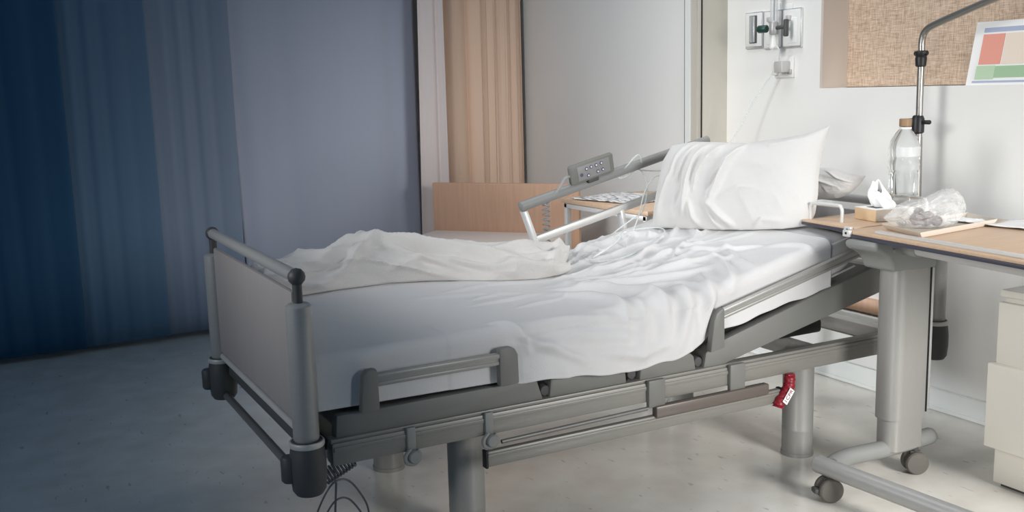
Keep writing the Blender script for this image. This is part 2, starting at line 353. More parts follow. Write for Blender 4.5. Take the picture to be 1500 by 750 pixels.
# foot end and head end
def end(xe, ztop, zlow, foot=True):
    for sy in (-1, 1):
        y = sy*.475
        q = MB(); q.lathe((xe, y, 0), [(.030, .44), (.0325, .445), (.0325, ztop-.072), (.026, ztop-.066), (.020, ztop-.064)], n=28)
        p = q.build('end_post', 'alu', bed)
        k = MB(); k.cyl((xe, y, ztop-.07), (xe, y, ztop-.012), .012); k.lathe((xe, y, ztop), [(.001, -.022), (.012, -.0185), (.02, -.009), (.022, 0), (.02, .009), (.012, .0185), (.001, .022)]); k.build('cap', 'dark_plastic', p)
        z0 = .30
        q = MB(); q.lathe((xe, y, z0), [(.02, -.004), (.034, 0), (.042, .012), (.046, .05), (.046, .085), (.043, .115), (.041, .122), (.041, .126), (.039, .128), (.039, .14)], n=28)
        if foot: q.lathe((xe-.044, y+.012, z0+.035), [(.018, 0), (.022, .006), (.022, .06), (.018, .066)], n=20)
        q.build('bumper', 'dark_plastic', bed)
        rg = MB(); rg.lathe((xe, y, .425), [(.043, 0), (.044, .002), (.044, .012), (.043, .014)], n=28); rg.build('ring', 'alu_light', bed)
    MB().tube([(xe, -.475, ztop), (xe, .475, ztop)], .0165, n=16).build('end_bar', 'alu', bed)
    MB().tube([(xe, -.46, zlow), (xe, .46, zlow)], .011, n=14).build('end_bar', 'alu_light', bed)
    MB().tube([(xe, -.46, .315), (xe, .46, .315)], .012, n=14).build('end_bar', 'alu_dark', bed)
    MB().box((xe, 0, (ztop-.045+zlow)/2+.01), (.016, .885, ztop-.06-zlow), bev=.006).build('end_panel', 'footboard', bed)
end(0.0, .853, .448); end(2.30, .842, .60, False)
MB().box((0.04, 0, .40), (.06, .86, .03), bev=.005).build('crossbeam', 'dark_plastic', bed)
# near mattress guard bars
def guard(ps, bar, sy=-1):
    g = MB(); y = sy*.486
    (a, b) = bar; g.beam((a[0], y, a[1]), (b[0], y, b[1]), .014, .036, bev=.005); g.beam((a[0], y-.006, a[1]+.009), (b[0], y-.006, b[1]+.009), .010, .014, bev=.004); g.beam((a[0], y-.004, a[1]-.011), (b[0], y-.004, b[1]-.011), .010, .010, bev=.003)
    o = g.build('guard_bar', 'column_grey', bed)
    for pl in ps: MB().prism(pl, 'y', y-.014, y+.012, bev=.006).build('guard_post', 'grey_plastic', bed)
guard([[(.138, .487), (.190, .490), (.188, .592), (.182, .599), (.160, .598), (.148, .585)], [(.536, .492), (.596, .492), (.594, .575), (.584, .594), (.57, .599), (.536, .598)]], ((.18, .567), (.545, .568)))
guard([[(1.262, .478), (1.318, .486), (1.316, .612), (1.306, .612), (1.284, .598), (1.275, .575)]], ((1.31, .591), (2.0, .752)))
# lowered side rail under the frame
m = MB(); m.box((1.02, -.490, .294), (1.06, .022, .046), bev=.006); m.box((1.02, -.502, .304), (1.06, .006, .010), bev=.002); m.build('lowered_rail', 'rail_grey', bed)
MB().box((1.27, -.498, .329), (.44, .026, .036), bev=.005).build('lowered_rail', 'brown_metal', bed)
MB().box((.488, -.490, .294), (.008, .024, .05), bev=.002).build('rail_end_cap', 'black', bed)
MB().box((1.553, -.490, .294), (.012, .026, .05), bev=.002).build('rail_end_cap', 'black', bed)
for x in (1.06, 1.37):
    m = MB(); m.box((x, -.492, .385), (.062, .018, .085), bev=.006); m.build('rail_bracket', 'grey_plastic', bed)
MB().cyl((.54, -.488, .333), (1.03, -.488, .340), .006, n=10).build('rail_pin_bar', 'alu_dark', bed)
for x in (.272, .50):
    h = MB(); h.box((x, -.492, .395), (.024, .012, .062), bev=.003)
    h.tube(spline([(x-.004, -.497, .368), (x-.02, -.50, .352), (x-.018, -.502, .335), (x+.004, -.503, .330), (x+.02, -.502, .346), (x+.012, -.5, .364)], 6), .006, n=8)
    h.cyl((x+.004, -.512, .347), (x+.004, -.488, .347), .018, bev=.004); h.build('hook', 'mid_plastic', bed)
# red quick-release handle
q = MB(); hp = spline([(1.585, -.50, .352), (1.575, -.508, .325), (1.555, -.510, .30), (1.535, -.51, .278), (1.528, -.51, .262)], 6)
q.tube(hp, [.0155+.004*abs(math.sin(i*.85)) for i in range(len(hp))], n=14)
q.box((1.588, -.498, .353), (.03, .022, .018), bev=.005)
cpr = q.build('release_handle', 'red', bed)
q = MB(); tdir = Vector((.75, 0, 1)).normalized(); lab = q.beam((1.537, -.5305, .279), (1.569, -.5305, .3195), .0015, .022, up=(-tdir.z, 0, tdir.x)).build('handle_label', 'paper', cpr)
cv = bpy.data.curves.new('t', 'FONT'); cv.body = '1CPR'; cv.size = .0205; cv.align_x = 'CENTER'; cv.align_y = 'CENTER'; cv.extrude = .0004
to = bpy.data.objects.new('t', cv); C.objects.link(to); bpy.context.view_layer.update()
me = bpy.data.meshes.new_from_object(to.evaluated_get(bpy.context.evaluated_depsgraph_get())); bpy.data.objects.remove(to)
me.name = 'lettering'; me.materials.append(MT['ink'] if False else MT['red'])
lo = bpy.data.objects.new('lettering', me); C.objects.link(lo); lo.parent = cpr
ld = (Vector((1.567, -.5265, .3165))-Vector((1.5405, -.5265, .2835))).normalized(); nn = Vector((0, -1, 0)); ud = nn.cross(ld)
mw = Matrix((ld, ud, nn)).transposed().to_4x4(); mw.translation = Vector((1.5532, -.5317, .2995))-wloc(cpr); lo.matrix_local = mw
# motor box under the backrest
m = MB(); m.box((1.86, -.2, .425), (.20, .14, .05), bev=.012); m.box((1.84, -.2, .46), (.13, .10, .03), bev=.010); m.build('motor', 'black', bed)
m = MB(); m.cyl((1.35, -.15, .42), (1.78, -.2, .43), .018, bev=.003); m.cyl((1.2, -.15, .42), (1.4, -.15, .42), .028, bev=.004); m.build('actuator', 'alu_dark', bed)
# raised far side rail on the backrest
a, c = Vector((1.145, .472, .851)), Vector((2.04, .472, 1.062))
MB().tube([a-(c-a)*.004, a, a.lerp(c, .35), a.lerp(c, .7), c], [.012, .0195, .0195, .0195, .017], n=18).build('raised_rail', 'mid_plastic', bed)
MB().beam((1.19, .472, .715), (2.02, .472, .905), .02, .032, bev=.006).build('raised_rail', 'alu_light', bed)
for (x0, z0, x1, z1) in ((1.157, .835, 1.245, .60), (1.598, .805, 1.64, .62), (1.97, 1.03, 1.99, .72)):
    MB().beam((x0, .472, z0), (x1, .472, z1), .022, .034, up=(0, 1, 0), bev=.006).build('rail_post', 'white_metal', bed)

# mattress ---------------------------------------------------------------
MX0, MX1 = .045, 1.935
def Tz(x): d = np.sqrt((x-1.24)**2+.08**2); return .645+.235*.5*((x-1.24)+d)-.004
def Bz(x): d = np.sqrt((x-1.26)**2+.05**2); return .488+.25*.5*((x-1.26)+d)
def mattress():
    nx, nc = 70, 64; xs = MX0+(MX1-MX0)*np.linspace(0, 1, nx); P = np.zeros((nx, nc, 3)); th = np.linspace(0, 2*np.pi, nc, endpoint=False)
    for i, x in enumerate(xs):
        e = min(i, nx-1-i); ins = (.028, .012, .004, 0)[min(e, 3)]
        x_ = x if e else x
        cz = (Tz(x)+Bz(x))/2; hz = (Tz(x)-Bz(x))/2-ins; hy = .450-ins
        cs, sn = np.cos(th), np.sin(th); k = 7
        rr = (np.abs(cs)**k+np.abs(sn)**k)**(-1/k)
        P[i, :, 0] = x; P[i, :, 1] = hy*rr*cs; P[i, :, 2] = cz+hz*rr*sn
    o = MB().grid(P, close_u=True, caps=True).build('mattress', 'mattress', origin=(1.0, 0, .488), ang=50)
    for zf in (.14, .86):
        pts = [(x, -.4505, float(Bz(x)+(Tz(x)-Bz(x))*zf)) for x in np.linspace(1.81, MX1-.02, 12)]
        MB().tube(pts, .0035, n=6).build('piping', 'mattress', o)
    return tag(o, 'white mattress bent upward under the crumpled bed sheet', 'mattress')
mattress()

# sheet ------------------------------------------------------------------
def sheet():
    nx, nq = 320, 230; x = np.linspace(.038, 1.80, nx)[:, None]; T = Tz(x)+.004
    hem = np.interp(x, [.03, .55, .62, .78, .96, 1.12, 1.22, 1.30, 1.45, 1.8], [.500, .494, .482, .484, .462, .478, .497, .525, .552, .618])
    hem = hem+(.003*np.sin(x*21)+.002*np.sin(x*47+1))*sm(.5, .7, x)
    q = np.linspace(0, 1, nq)[None, :]; ye = .458+.0*x; r = .032
    Lt = 2*ye-2*r; La = np.pi/2*r; Ls = np.maximum(T-r-hem, .02); Lf = .05; tot = Lf+La+Lt+La+Ls; s = q*tot
    Y = np.where(s < Lf, ye, 0); Z = np.where(s < Lf, T-r-(Lf-s), 0)
    a = (s-Lf)/r; m = (s >= Lf) & (s < Lf+La); Y = np.where(m, ye-r+r*np.cos(a), Y); Z = np.where(m, T-r+r*np.sin(a), Z)
    s2 = s-Lf-La; m = (s2 >= 0) & (s2 < Lt); Y = np.where(m, ye-r-s2, Y); Z = np.where(m, T+0*s2, Z)
    a = (s2-Lt)/r; m = (a >= 0) & (s2-Lt < La); Y = np.where(m, -ye+r-r*np.sin(a), Y); Z = np.where(m, T-r+r*np.cos(a), Z)
    s3 = s2-Lt-La; m = s3 >= 0
    drop = np.clip(s3/np.maximum(Ls, .01), 0, 1)
    loose = sm(.56, .70, x)*(1-sm(1.18, 1.30, x))
    Y = np.where(m, -ye-.030*np.sin(drop*1.9)*loose, Y); Z = np.where(m, T-r-s3, Z)
    X = x+0*q; P = np.stack([X, Y, Z], 2); N = normals(P)
    if N[nx//2, nq//2, 2] < 0: N = -N
    V = Lf+La+ye-r-s      # flattened y: positive = far
    H0 = -.003*(1-sm(.402, .41, X))*(1-sm(-.36, -.28, V))
    top = 1-np.clip((np.abs(V)-.44)/.03, 0, 1)
    H = .005*(ridged(X*4.2+.8*V, V*3.1+1.1*X, 3)-.5)
    # long creases of the hinge region, fanning out from a pinch
    c0 = (1.06, .03)
    fan = [(([c0, (1.35, .04), (1.62, .10)]), .012, .018), (([(1.02, -.02), (1.25, -.10), (1.5, -.12)]), .014, .020), (([(1.0, -.05), (1.2, -.2), (1.42, -.30)]), .016, .026),
           (([(.96, -.06), (1.06, -.25), (1.12, -.42), (1.10, -.55)]), .018, .030), (([(1.12, .02), (1.4, -.02), (1.66, -.06)]), .010, .016), (([(.98, .06), (.8, .10), (.6, .05)]), .006, .02),
           (([(1.25, -.33), (1.2, -.46), (1.13, -.60)]), .015, .028), (([(1.38, -.30), (1.30, -.45), (1.24, -.58)]), .014, .024), (([(1.5, -.2), (1.44, -.36), (1.38, -.47)]), .014, .022),
           (([(1.62, -.12), (1.52, -.3), (1.5, -.42)]), .010, .02), (([(.9, -.16), (.98, -.36), (.99, -.46)]), .010, .02), (([(1.3, -.16), (1.45, -.22), (1.52, -.30)]), .010, .015),
           (([(.62, -.52), (.8, -.50), (1.0, -.53)]), .010, .020), (([(.60, -.46), (.66, -.50), (.82, -.57)]), .011, .016), (([(.55, -.40), (.62, -.46), (.64, -.52)]), .010, .012), (([(.74, -.44), (.92, -.47), (1.04, -.50)]), .009, .016),
           (([(.5, .05), (.7, -.02), (.86, -.10)]), .005, .02), (([(.62, -.16), (.76, -.15), (.88, -.12)]), .007, .010), (([(.66, -.08), (.76, -.06)]), .005, .010), (([(.72, -.26), (.83, -.24), (.92, -.22)]), .005, .012),
           (([(1.18, .16), (1.36, .20), (1.55, .16)]), .009, .018), (([(1.22, .30), (1.38, .38), (1.5, .42)]), .010, .02), (([(1.48, .40), (1.56, .26), (1.60, .15)]), .012, .02), (([(1.56, -.02), (1.66, .06), (1.7, .16)]), .010, .012),
           (([(1.58, .12), (1.68, .20), (1.72, .32)]), .012, .012), (([(1.4, -.1), (1.55, -.02), (1.62, .0)]), .008, .010), (([(1.46, -.04), (1.56, -.2), (1.66, -.28)]), .010, .012),
           (([(1.66, -.30), (1.70, -.38), (1.72, -.46)]), .008, .014), (([(1.08, -.08), (1.1, -.2), (1.22, -.32)]), -.009, .02), (([(.86, -.55), (1.0, -.58), (1.12, -.56)]), .008, .02)]
    H += seg_ridges(X, V, [(p_, 1.6*a_, .8*w_) for p_, a_, w_ in fan])
    def radial(cx, cy, k, rs, amp, r0, r1):
        rr = np.hypot(X-cx, V-cy); tt = np.arctan2(V-cy, X-cx)+.12*np.sin(rr*9)
        return amp*sm(r0, r0+.12, rr)*(1-sm(r1*.65, r1, rr))*(ridged(tt*k+20, rr*rs, 2)**1.5-.28)
    H += radial(.86, .10, 4.2, 2.4, .036, .14, .85)*(X > .86)*sm(.86, .98, X)+radial(1.42, .12, 3.6, 2.5, .014, .05, .5)
    H += loose*np.where(m, 1, 0)*.012*(ridged(X*5+V*2.5, V*2.5, 2)-.4)
    H = np.maximum(H, -.003*np.ones_like(H))
    P = P+N*(H*(.35+.65*sm(.38, .6, X))+H0)[..., None]
    P[:, -1] += N[:, -1]*.002
    o = MB().grid(P).build('bed_sheet', 'sheet', origin=(1.1, 0, .66), thick=.0025, ang=80)
    return tag(o, 'rumpled white cotton sheet drawn over the middle of the mattress', 'sheet')
sheet()

# rolled back blanket ------------------------------------------------------
def blanket():
    nx, nf = 240, 110; x0, x1 = .075, 1.275; X = np.linspace(x0, x1, nx)[:, None]
    yl = np.interp(X, [.07, .24, .38, .54, .67, .81, .92, 1.0, 1.1, 1.17, 1.24, 1.28], [.30, .30, .325, .33, .29, .19, .12, .09, .11, .15, .27, .36])
    zc = np.interp(X, [.07, .15, .25, .37, .46, .62, .74, .87, .98, 1.08, 1.17, 1.24, 1.28], [.715, .735, .742, .752, .788, .778, .755, .722, .73, .722, .712, .690, .665])
    for _ in range(6): yl[1:-1] = (yl[:-2]+yl[1:-1]*2+yl[2:])/4; zc[1:-1] = (zc[:-2]+zc[1:-1]*2+zc[2:])/4
    yh = .495; yc = (yl+yh)/2; wv = (yh-yl)/2; h = zc-.648
    ph = np.linspace(0, np.pi, nf)[None, :]; e = .72
    Y = yc-wv*np.sign(np.cos(ph))*np.abs(np.cos(ph))**.8; Z = .6455+h*np.sin(ph)**e
    Z = Z-sm(.455, .50, Y)*(.09)*(ph > 1.6)
    P = np.stack([X+0*ph, Y, Z], 2); N = normals(P)
    if N[nx//2, nf//2, 2] < 0: N = -N
    V = (ph/np.pi)+0*X
    wp = .35*vn(X*5+3, V*4+1)
    H = .058*(ridged(X*1.6+9+0*V, V*4.2+X*2.6+wp, 2)**1.4-.30)+.028*(ridged(X*5.0-V*1.5+4, V*5+X*3.5+wp, 2)**1.3-.35)
    H += seg_ridges(X+0*V, V*.4, [([(.26, .02), (.40, .07), (.50, .17), (.56, .20)], .026, .020), ([(.5, .20), (.66, .15), (.95, .11), (1.2, .09)], .026, .016), ([(.52, .02), (.66, .08), (.86, .06), (1.15, .04)], .022, .014),
                              ([(.56, .15), (.68, .07), (.80, .03)], .018, .012), ([(.76, .17), (.96, .15), (1.2, .14)], .022, .014), ([(.12, .06), (.3, .13), (.46, .19)], .020, .025), ([(1.02, .03), (1.12, .11), (1.2, .19)], .024, .016)])
    fade = np.clip(np.sin(ph)*4, 0, 1)*np.clip((X-x0)/.05, 0, 1)*np.clip((x1-X)/.05, 0, 1)
    P = P+N*(H*fade)[..., None]; P[..., 2] = np.maximum(P[..., 2], np.where(P[..., 1] < .455, .6475, .55))
    # close the ends down to the mattress
    P[0, :, 2] = np.minimum(P[0, :, 2], .652); P[-1, :, 2] = np.minimum(P[-1, :, 2], .655)
    o = MB().grid(P).build('blanket', 'blanket', origin=(.65, .35, .648), thick=.004, ang=80)
    return tag(o, 'white cotton blanket pushed into a long heap along the far mattress edge', 'blanket')
blanket()

# pillows ------------------------------------------------------------------
def outline_pts(px, o, n, N):
    P = np.array([pix(a, b, o, n) for a, b in px]); d = np.r_[0, np.cumsum(np.linalg.norm(np.diff(P, axis=0), axis=1))]; t = np.linspace(0, d[-1], N)
    return np.stack([np.interp(t, d, P[:, k]) for k in range(3)], 1)
def coons(B, T_, L, R_):
    nu, nv = len(B), len(L); u = np.linspace(0, 1, nu)[:, None, None]; v = np.linspace(0, 1, nv)[None, :, None]
    return (1-v)*B[:, None]+v*T_[:, None]+(1-u)*L[None]+u*R_[None]-((1-u)*(1-v)*B[0]+u*(1-v)*B[-1]+(1-u)*v*T_[0]+u*v*T_[-1])
def pillow(name, bot, top, left, right, o, n, tf, tb, ridges, m, label, noise=.010, origin=None, rest=None):
    nu, nv = 150, 90
    P = coons(outline_pts(bot, o, n, nu), outline_pts(top, o, n, nu), outline_pts(left, o, n, nv), outline_pts(right, o, n, nv))
    n = Vector(n).normalized(); n = -n if n.dot(F) > 0 else n; nn = np.array(n)
    U = np.linspace(0, 1, nu)[:, None]+np.zeros((1, nv)); V = np.linspace(0, 1, nv)[None, :]+np.zeros((nu, 1))
    th = ((1-(2*U-1)**4)*(1-(2*V-1)**4))**.62
    ed = np.clip(np.minimum(np.minimum(U, 1-U)*12, np.minimum(V, 1-V)*9), 0, 1)
    H = seg_ridges(U*1.6, V, ridges)*ed+noise*(ridged(U*6+V*2.0, V*3-U, 3)-.5)*ed
    Fr = P+nn*(tf*th+H+.002)[..., None]; Bk = P-nn*(tb*th+.002)[..., None]
    if rest:
        for G in (Fr, Bk): G[..., 2] = np.maximum(G[..., 2], rest(G[..., 0]))
    q = MB(); bm = q.bm
    A = [[bm.verts.new(Fr[i, j]) for j in range(nv)] for i in range(nu)]; Bv = [[bm.verts.new(Bk[i, j]) for j in range(nv)] for i in range(nu)]
    for i in range(nu-1):
        for j in range(nv-1):
            bm.faces.new((A[i][j], A[i+1][j], A[i+1][j+1], A[i][j+1])); bm.faces.new((Bv[i][j], Bv[i][j+1], Bv[i+1][j+1], Bv[i+1][j]))
    ring = lambda G: [G[i][0] for i in range(nu)]+[G[-1][j] for j in range(1, nv)]+[G[i][-1] for i in range(nu-2, -1, -1)]+[G[0][j] for j in range(nv-2, 0, -1)]
    ra, rb = ring(A), ring(Bv); k = len(ra)
    for i in range(k): bm.faces.new((ra[i], rb[i], rb[(i+1) % k], ra[(i+1) % k]))
    ob = q.build(name, m, origin=origin, ang=70); return tag(ob, label, 'pillow', 'pillows at the bed head' if name == 'pillow' else None)
po = (1.60, .40, .735); pu = Vector((.26, -.685, .04)); pv = Vector((.15, -.03, .36)); pn = pu.cross(pv)
pillow('pillow', [(955, 336), (985, 337), (1020, 341), (1060, 345), (1110, 348), (1150, 347), (1182, 340)], [(985, 213), (1020, 208), (1060, 209), (1100, 210), (1125, 206), (1150, 203), (1185, 196), (1215, 185)],
       [(955, 336), (960, 300), (966, 265), (972, 238), (985, 213)], [(1182, 340), (1194, 312), (1198, 285), (1199, 258), (1203, 228), (1215, 185)], po, pn, .075, .045,
       [([(.50, .97), (.45, .75), (.42, .45), (.40, .15)], .020, .026), ([(.66, .97), (.60, .78), (.53, .6), (.50, .42)], .020, .020), ([(.88, .97), (.80, .75), (.74, .5), (.66, .28)], .026, .030),
        ([(.25, .93), (.22, .6), (.12, .3), (.08, .1)], .016, .035), ([(.36, .96), (.33, .7), (.30, .5)], .012, .016), ([(.46, .3), (.52, .12), (.60, .03)], .014, .025), ([(.64, .30), (.80, .16), (.95, .05)], .022, .030),
        ([(.62, .28), (.74, .10), (.84, .02)], .014, .018), ([(1.0, .96), (1.15, .90), (1.5, .93)], .010, .03), ([(.78, .72), (.72, .60), (.64, .42)], -.012, .018), ([(.3, .2), (.36, .4), (.34, .62)], -.010, .022), ([(.76, .36), (.95, .46), (1.1, .46)], .008, .02), ([(1.12, .03), (1.2, .14), (1.4, .12)], .010, .025)],
       'pillow', 'big white pillow standing upright against the raised backrest', .006, origin=(1.72, .05, .75), rest=lambda x: Tz(np.minimum(x, 1.93))+.010)
p2 = (2.13, -.1, .9); n2 = Vector((-.9, -.35, .25))
pillow('pillow', [(1150, 292), (1190, 293), (1225, 290), (1245, 283)], [(1150, 246), (1190, 244), (1225, 248), (1250, 256), (1268, 258)], [(1150, 292), (1146, 268), (1150, 246)], [(1245, 283), (1256, 272), (1268, 258)], p2, n2, .045, .045,
       [([(.5, .9), (.7, .6), (1.2, .4)], .01, .04), ([(.9, .9), (1.2, .7), (1.5, .6)], .008, .03)], 'pillow', 'small white pillow half hidden behind the big upright pillow', .006, origin=(2.13, -.05, .86))

# hand control on the far rail -------------------------------------------------
rd = (c-a).normalized(); hu = Vector((-rd.z, -.12, rd.x)).normalized(); hn = rd.cross(hu).normalized()
hn = -hn if hn.y > 0 else hn; hb = Vector((1.445, .444, .978))
hs = thing('bed_remote', 'grey handheld bed control with round buttons clipped on the far side rail', 'remote control', hb-hu*.04)
Rm = Matrix((rd, hu, -hn)).transposed()
MB().box(hb, (.205, .078, .026), Rm, bev=.010, seg=3).build('casing', 'grey_plastic', hs, ang=60)
MB().box(hb+hn*.0135+rd*.004, (.150, .056, .002), Rm, bev=.0008).build('keypad', 'mid_plastic', hs)
for (bu, bv) in ((-.03, .012), (-.008, .014), (.016, .014), (.040, .015), (-.025, -.016), (.020, -.013), (.044, -.012), (-.055, -.006)):
    pc = hb+rd*bu+hu*bv; k = MB(); k.cyl(pc+hn*.013, pc+hn*.0165, .0072, n=14, bev=.001); bo = k.build('button', 'button', hs)
    if bu > -.05: MB().cyl(pc+hn*.016, pc+hn*.0172, .0036, n=10).build('symbol', 'white_plastic', bo)
MB().box(hb-hu*.042+hn*-.004, (.05, .02, .03), Rm, bev=.005).build('clip', 'dark_plastic', hs)
e0 = hb-rd*.10
k = MB(); k.tube(spline([e0, e0-rd*.025-hu*.004, (1.295, .45, .90), (1.275, .50, .85)], 8), .006, n=8)
k.tube(helix((1.275, .505, .85), (1.275, .505, .60), .014, 13), .0032, n=6); k.build('coiled_cord', 'cable', hs)

# ================================================================== things by the window
# sleeper chair
ch = thing('armchair', 'low armchair with a wooden back panel and pale cushion by the window', 'chair', (1.62, 1.85, 0))
bd = Vector((.647, -.762, 0)).normalized(); fn = Vector((-bd.y, bd.x, 0)); fn = -fn if fn.dot(Vector((-1, -1, 0))) < 0 else fn
Rc = Matrix((bd, -fn, Vector((0, 0, 1)))).transposed(); bc = Vector((1.885, 2.0, 0))
q = MB(); q.box(bc+Vector((0, 0, .40)), (.86, .035, .775), Rc, bev=.004); q.build('backrest', 'wood_back', ch)
q = MB(); q.box(bc+fn*.26-bd*.03+Vector((0, 0, .475)), (.80, .48, .10), Rc, bev=.03, seg=3); cu = q.build('seat_cushion', 'cushion', ch, ang=60)
q = MB(); q.box(bc+fn*.26-bd*.03+Vector((0, 0, .40)), (.78, .46, .05), Rc, bev=.004); q.build('seat_frame', 'wood_back', ch)
for su in (-.38, .34):
    for sv in (.05, .46): MB().box(bc+bd*su+fn*sv+Vector((0, 0, .19)), (.04, .04, .38), Rc, bev=.003).build('leg', 'wood_back', ch)
# bedside table
bt = thing('bedside_table', 'small wooden topped side table with white metal legs beyond the bed rail', 'table', (2.1, .98, 0))
MB().box((2.105, .985, .752), (.52, .72, .022), bev=.003).build('tabletop', 'wood', bt)
MB().box((1.862, .985, .728), (.02, .68, .022), bev=.002).build('apron', 'white_metal', bt)
for x in (1.865, 2.34):
    for y in (.66, 1.31): MB().box((x, y, .37), (.026, .026, .738), bev=.003).build('leg', 'white_metal', bt)
def leafy(name, c, d, rz, m, label, cat):
    nu, nv = 24, 18; U = np.linspace(-.5, .5, nu)[:, None]; V = np.linspace(-.5, .5, nv)[None, :]
    X = U*d[0]+0*V; Y = V*d[1]+0*U; Z = .004+.010*(ridged(U*2+3+V, V*2+1, 2)-.3)+0*X; ca, sa = math.cos(rz), math.sin(rz)
    P = np.stack([c[0]+ca*X-sa*Y, c[1]+sa*X+ca*Y, c[2]+np.maximum(Z, .002)], 2)
    return tag(MB().grid(P).build(name, m, origin=c, thick=.0015, ang=80), label, cat)
leafy('newspaper', (2.06, 1.09, .764), (.36, .40), .25, 'news', 'open printed newspaper lying on the wooden side table', 'newspaper')

# ================================================================== headboard wall fittings
def on(yc, zc, dy, dz, t, m, name, parent, x=XW, bev=.002): return MB().box((x-t/2, yc, zc), (t, dy, dz), bev=bev).build(name, m, parent)
pl = thing('gas_outlet_panel', 'chrome medical outlet panel on the white wall above the pillow', 'wall outlet', (XW, .68, 1.44))
on(.795, 1.530, .118, .165, .012, 'chrome', 'plate', pl); on(.612, 1.525, .235, .170, .012, 'chrome', 'plate', pl)
on(.795, 1.532, .105, .150, .016, 'white_plastic', 'faceplate', pl); on(.672, 1.526, .105, .158, .016, 'white_plastic', 'faceplate', pl); on(.552, 1.526, .105, .158, .016, 'white_plastic', 'faceplate', pl)
on(.795, 1.534, .048, .125, .020, 'dark_plastic', 'slot', pl); on(.793, 1.534, .026, .118, .030, 'chrome', 'slot_bar', pl, bev=.004)
for yy in (.672, .552):
    on(yy, 1.515, .066, .11, .019, 'trim_white', 'socket', pl, bev=.003); on(yy+.01, 1.570, .024, .022, .032, 'alu_light', 'latch', pl, bev=.004)
on(.66, 1.615, .05, .05, .006, 'trim_white', 'sign_plate', pl); on(.585, 1.618, .055, .026, .006, 'trim_white', 'sign_plate', pl)
fm = thing('oxygen_flowmeter', 'clear upright oxygen flowmeter plugged into the chrome outlet panel', 'flowmeter', (2.52, .612, 1.42))
q = MB(); q.lathe((2.525, .612, 1.555), [(.016, 0), (.017, .01), (.017, .24), (.012, .25)], n=20); q.build('scale_tube', 'label_clear', fm)
MB().cyl((2.525, .612, 1.56), (2.525, .612, 1.78), .004, n=8).build('float_rod', 'dark_plastic', fm)
MB().lathe((2.525, .612, 1.50), [(.018, 0), (.02, .005), (.02, .05), (.016, .056)], n=20).build('body', 'alu', fm)
MB().lathe((2.525, .612, 1.435), [(.014, 0), (.018, .006), (.016, .03), (.010, .064)], n=20).build('outlet_nozzle', 'white_plastic', fm)
MB().cyl((2.50, .628, 1.526), (2.49, .672, 1.526), .017, bev=.003).build('valve_knob', 'green_dark', fm)
MB().cyl((2.525, .60, 1.528), (2.53, .545, 1.53), .009, bev=.002).build('connector', 'dark_plastic', fm)
MB().box((2.53, .542, 1.525), (.022, .018, .075), bev=.006).build('handle', 'dark_plastic', fm)
sk = thing('wall_socket', 'white electrical socket below the outlet panel on the wall', 'wall socket', (XW, .60, 1.30))
on(.60, 1.355, .115, .09, .010, 'white_plastic', 'plate', sk); q = MB(); q.box((XW-.035, .585, 1.358), (.05, .05, .05), bev=.004); q.build('adaptor', 'alu_light', sk)
on(.622, 1.362, .010, .03, .045, 'yellow', 'strip', sk); on(.645, 1.352, .03, .06, .03, 'white_plastic', 'plug', sk, bev=.008)
on(.56, 1.335, .022, .022, .018, 'alu', 'screw_cap', sk, bev=.004)
tb = MB().tube(spline([(2.51, .60, 1.437), (2.505, .572, 1.448), (2.51, .560, 1.425), (2.535, .59, 1.375), (2.53, .625, 1.33), (2.50, .70, 1.22), (2.46, .765, 1.08), (2.40, .80, .98), (2.25, .72, .92), (2.05, .60, .93), (1.80, .50, .945), (1.70, .47, .955)], 8), .0035, n=8).build('oxygen_tube', 'tube_clear', origin=(2.5, .6, 1.3))
tag(tb, 'thin clear oxygen tube running from the flowmeter down behind the pillow', 'tube')
# oxygen tube loops and cannula on the bed
def surf(x, y, h=.006): return (x, y, float(Tz(x))+.012+h)
q = MB()
q.tube(spline([(1.70, .46, .975), (1.665, .44, 1.02), (1.62, .445, .985), (1.60, .485, .935), (1.645, .50, .93), (1.69, .47, .96), (1.70, .43, .90), (1.665, .41, .80), (1.60, .39, .775), surf(1.53, .40, .01), surf(1.46, .36)], 8), .0029, n=8)
q.tube(spline([(1.82, .47, .93), (1.74, .44, .925), (1.68, .42, .87), (1.64, .40, .79), surf(1.56, .33, .01), surf(1.50, .28), surf(1.42, .18)], 8), .0029, n=8)
q.tube(spline([surf(1.46, .36), surf(1.36, .32), surf(1.27, .23), surf(1.27, .15), surf(1.34, .09), surf(1.46, .10), surf(1.58, .16), surf(1.63, .25), surf(1.58, .34), surf(1.52, .36), surf(1.48, .31)], 8), .0029, n=8)
q.tube(spline([surf(1.29, .20), surf(1.38, .20, .03), surf(1.45, .25, .035), surf(1.5, .32, .02)], 8), .0035, n=8)
ot = q.build('nasal_cannula', 'tube_clear', origin=(1.45, .25, .72)); tag(ot, 'loops of clear tubing lying on the sheet beside the raised rail', 'tube')
MB().box(Vector(surf(1.47, .345, .008)), (.02, .012, .012), bev=.003).build('connector', 'white_plastic', ot)
MB().box(Vector(surf(1.35, .235, .012)), (.02, .012, .012), bev=.003).build('connector', 'white_plastic', ot)

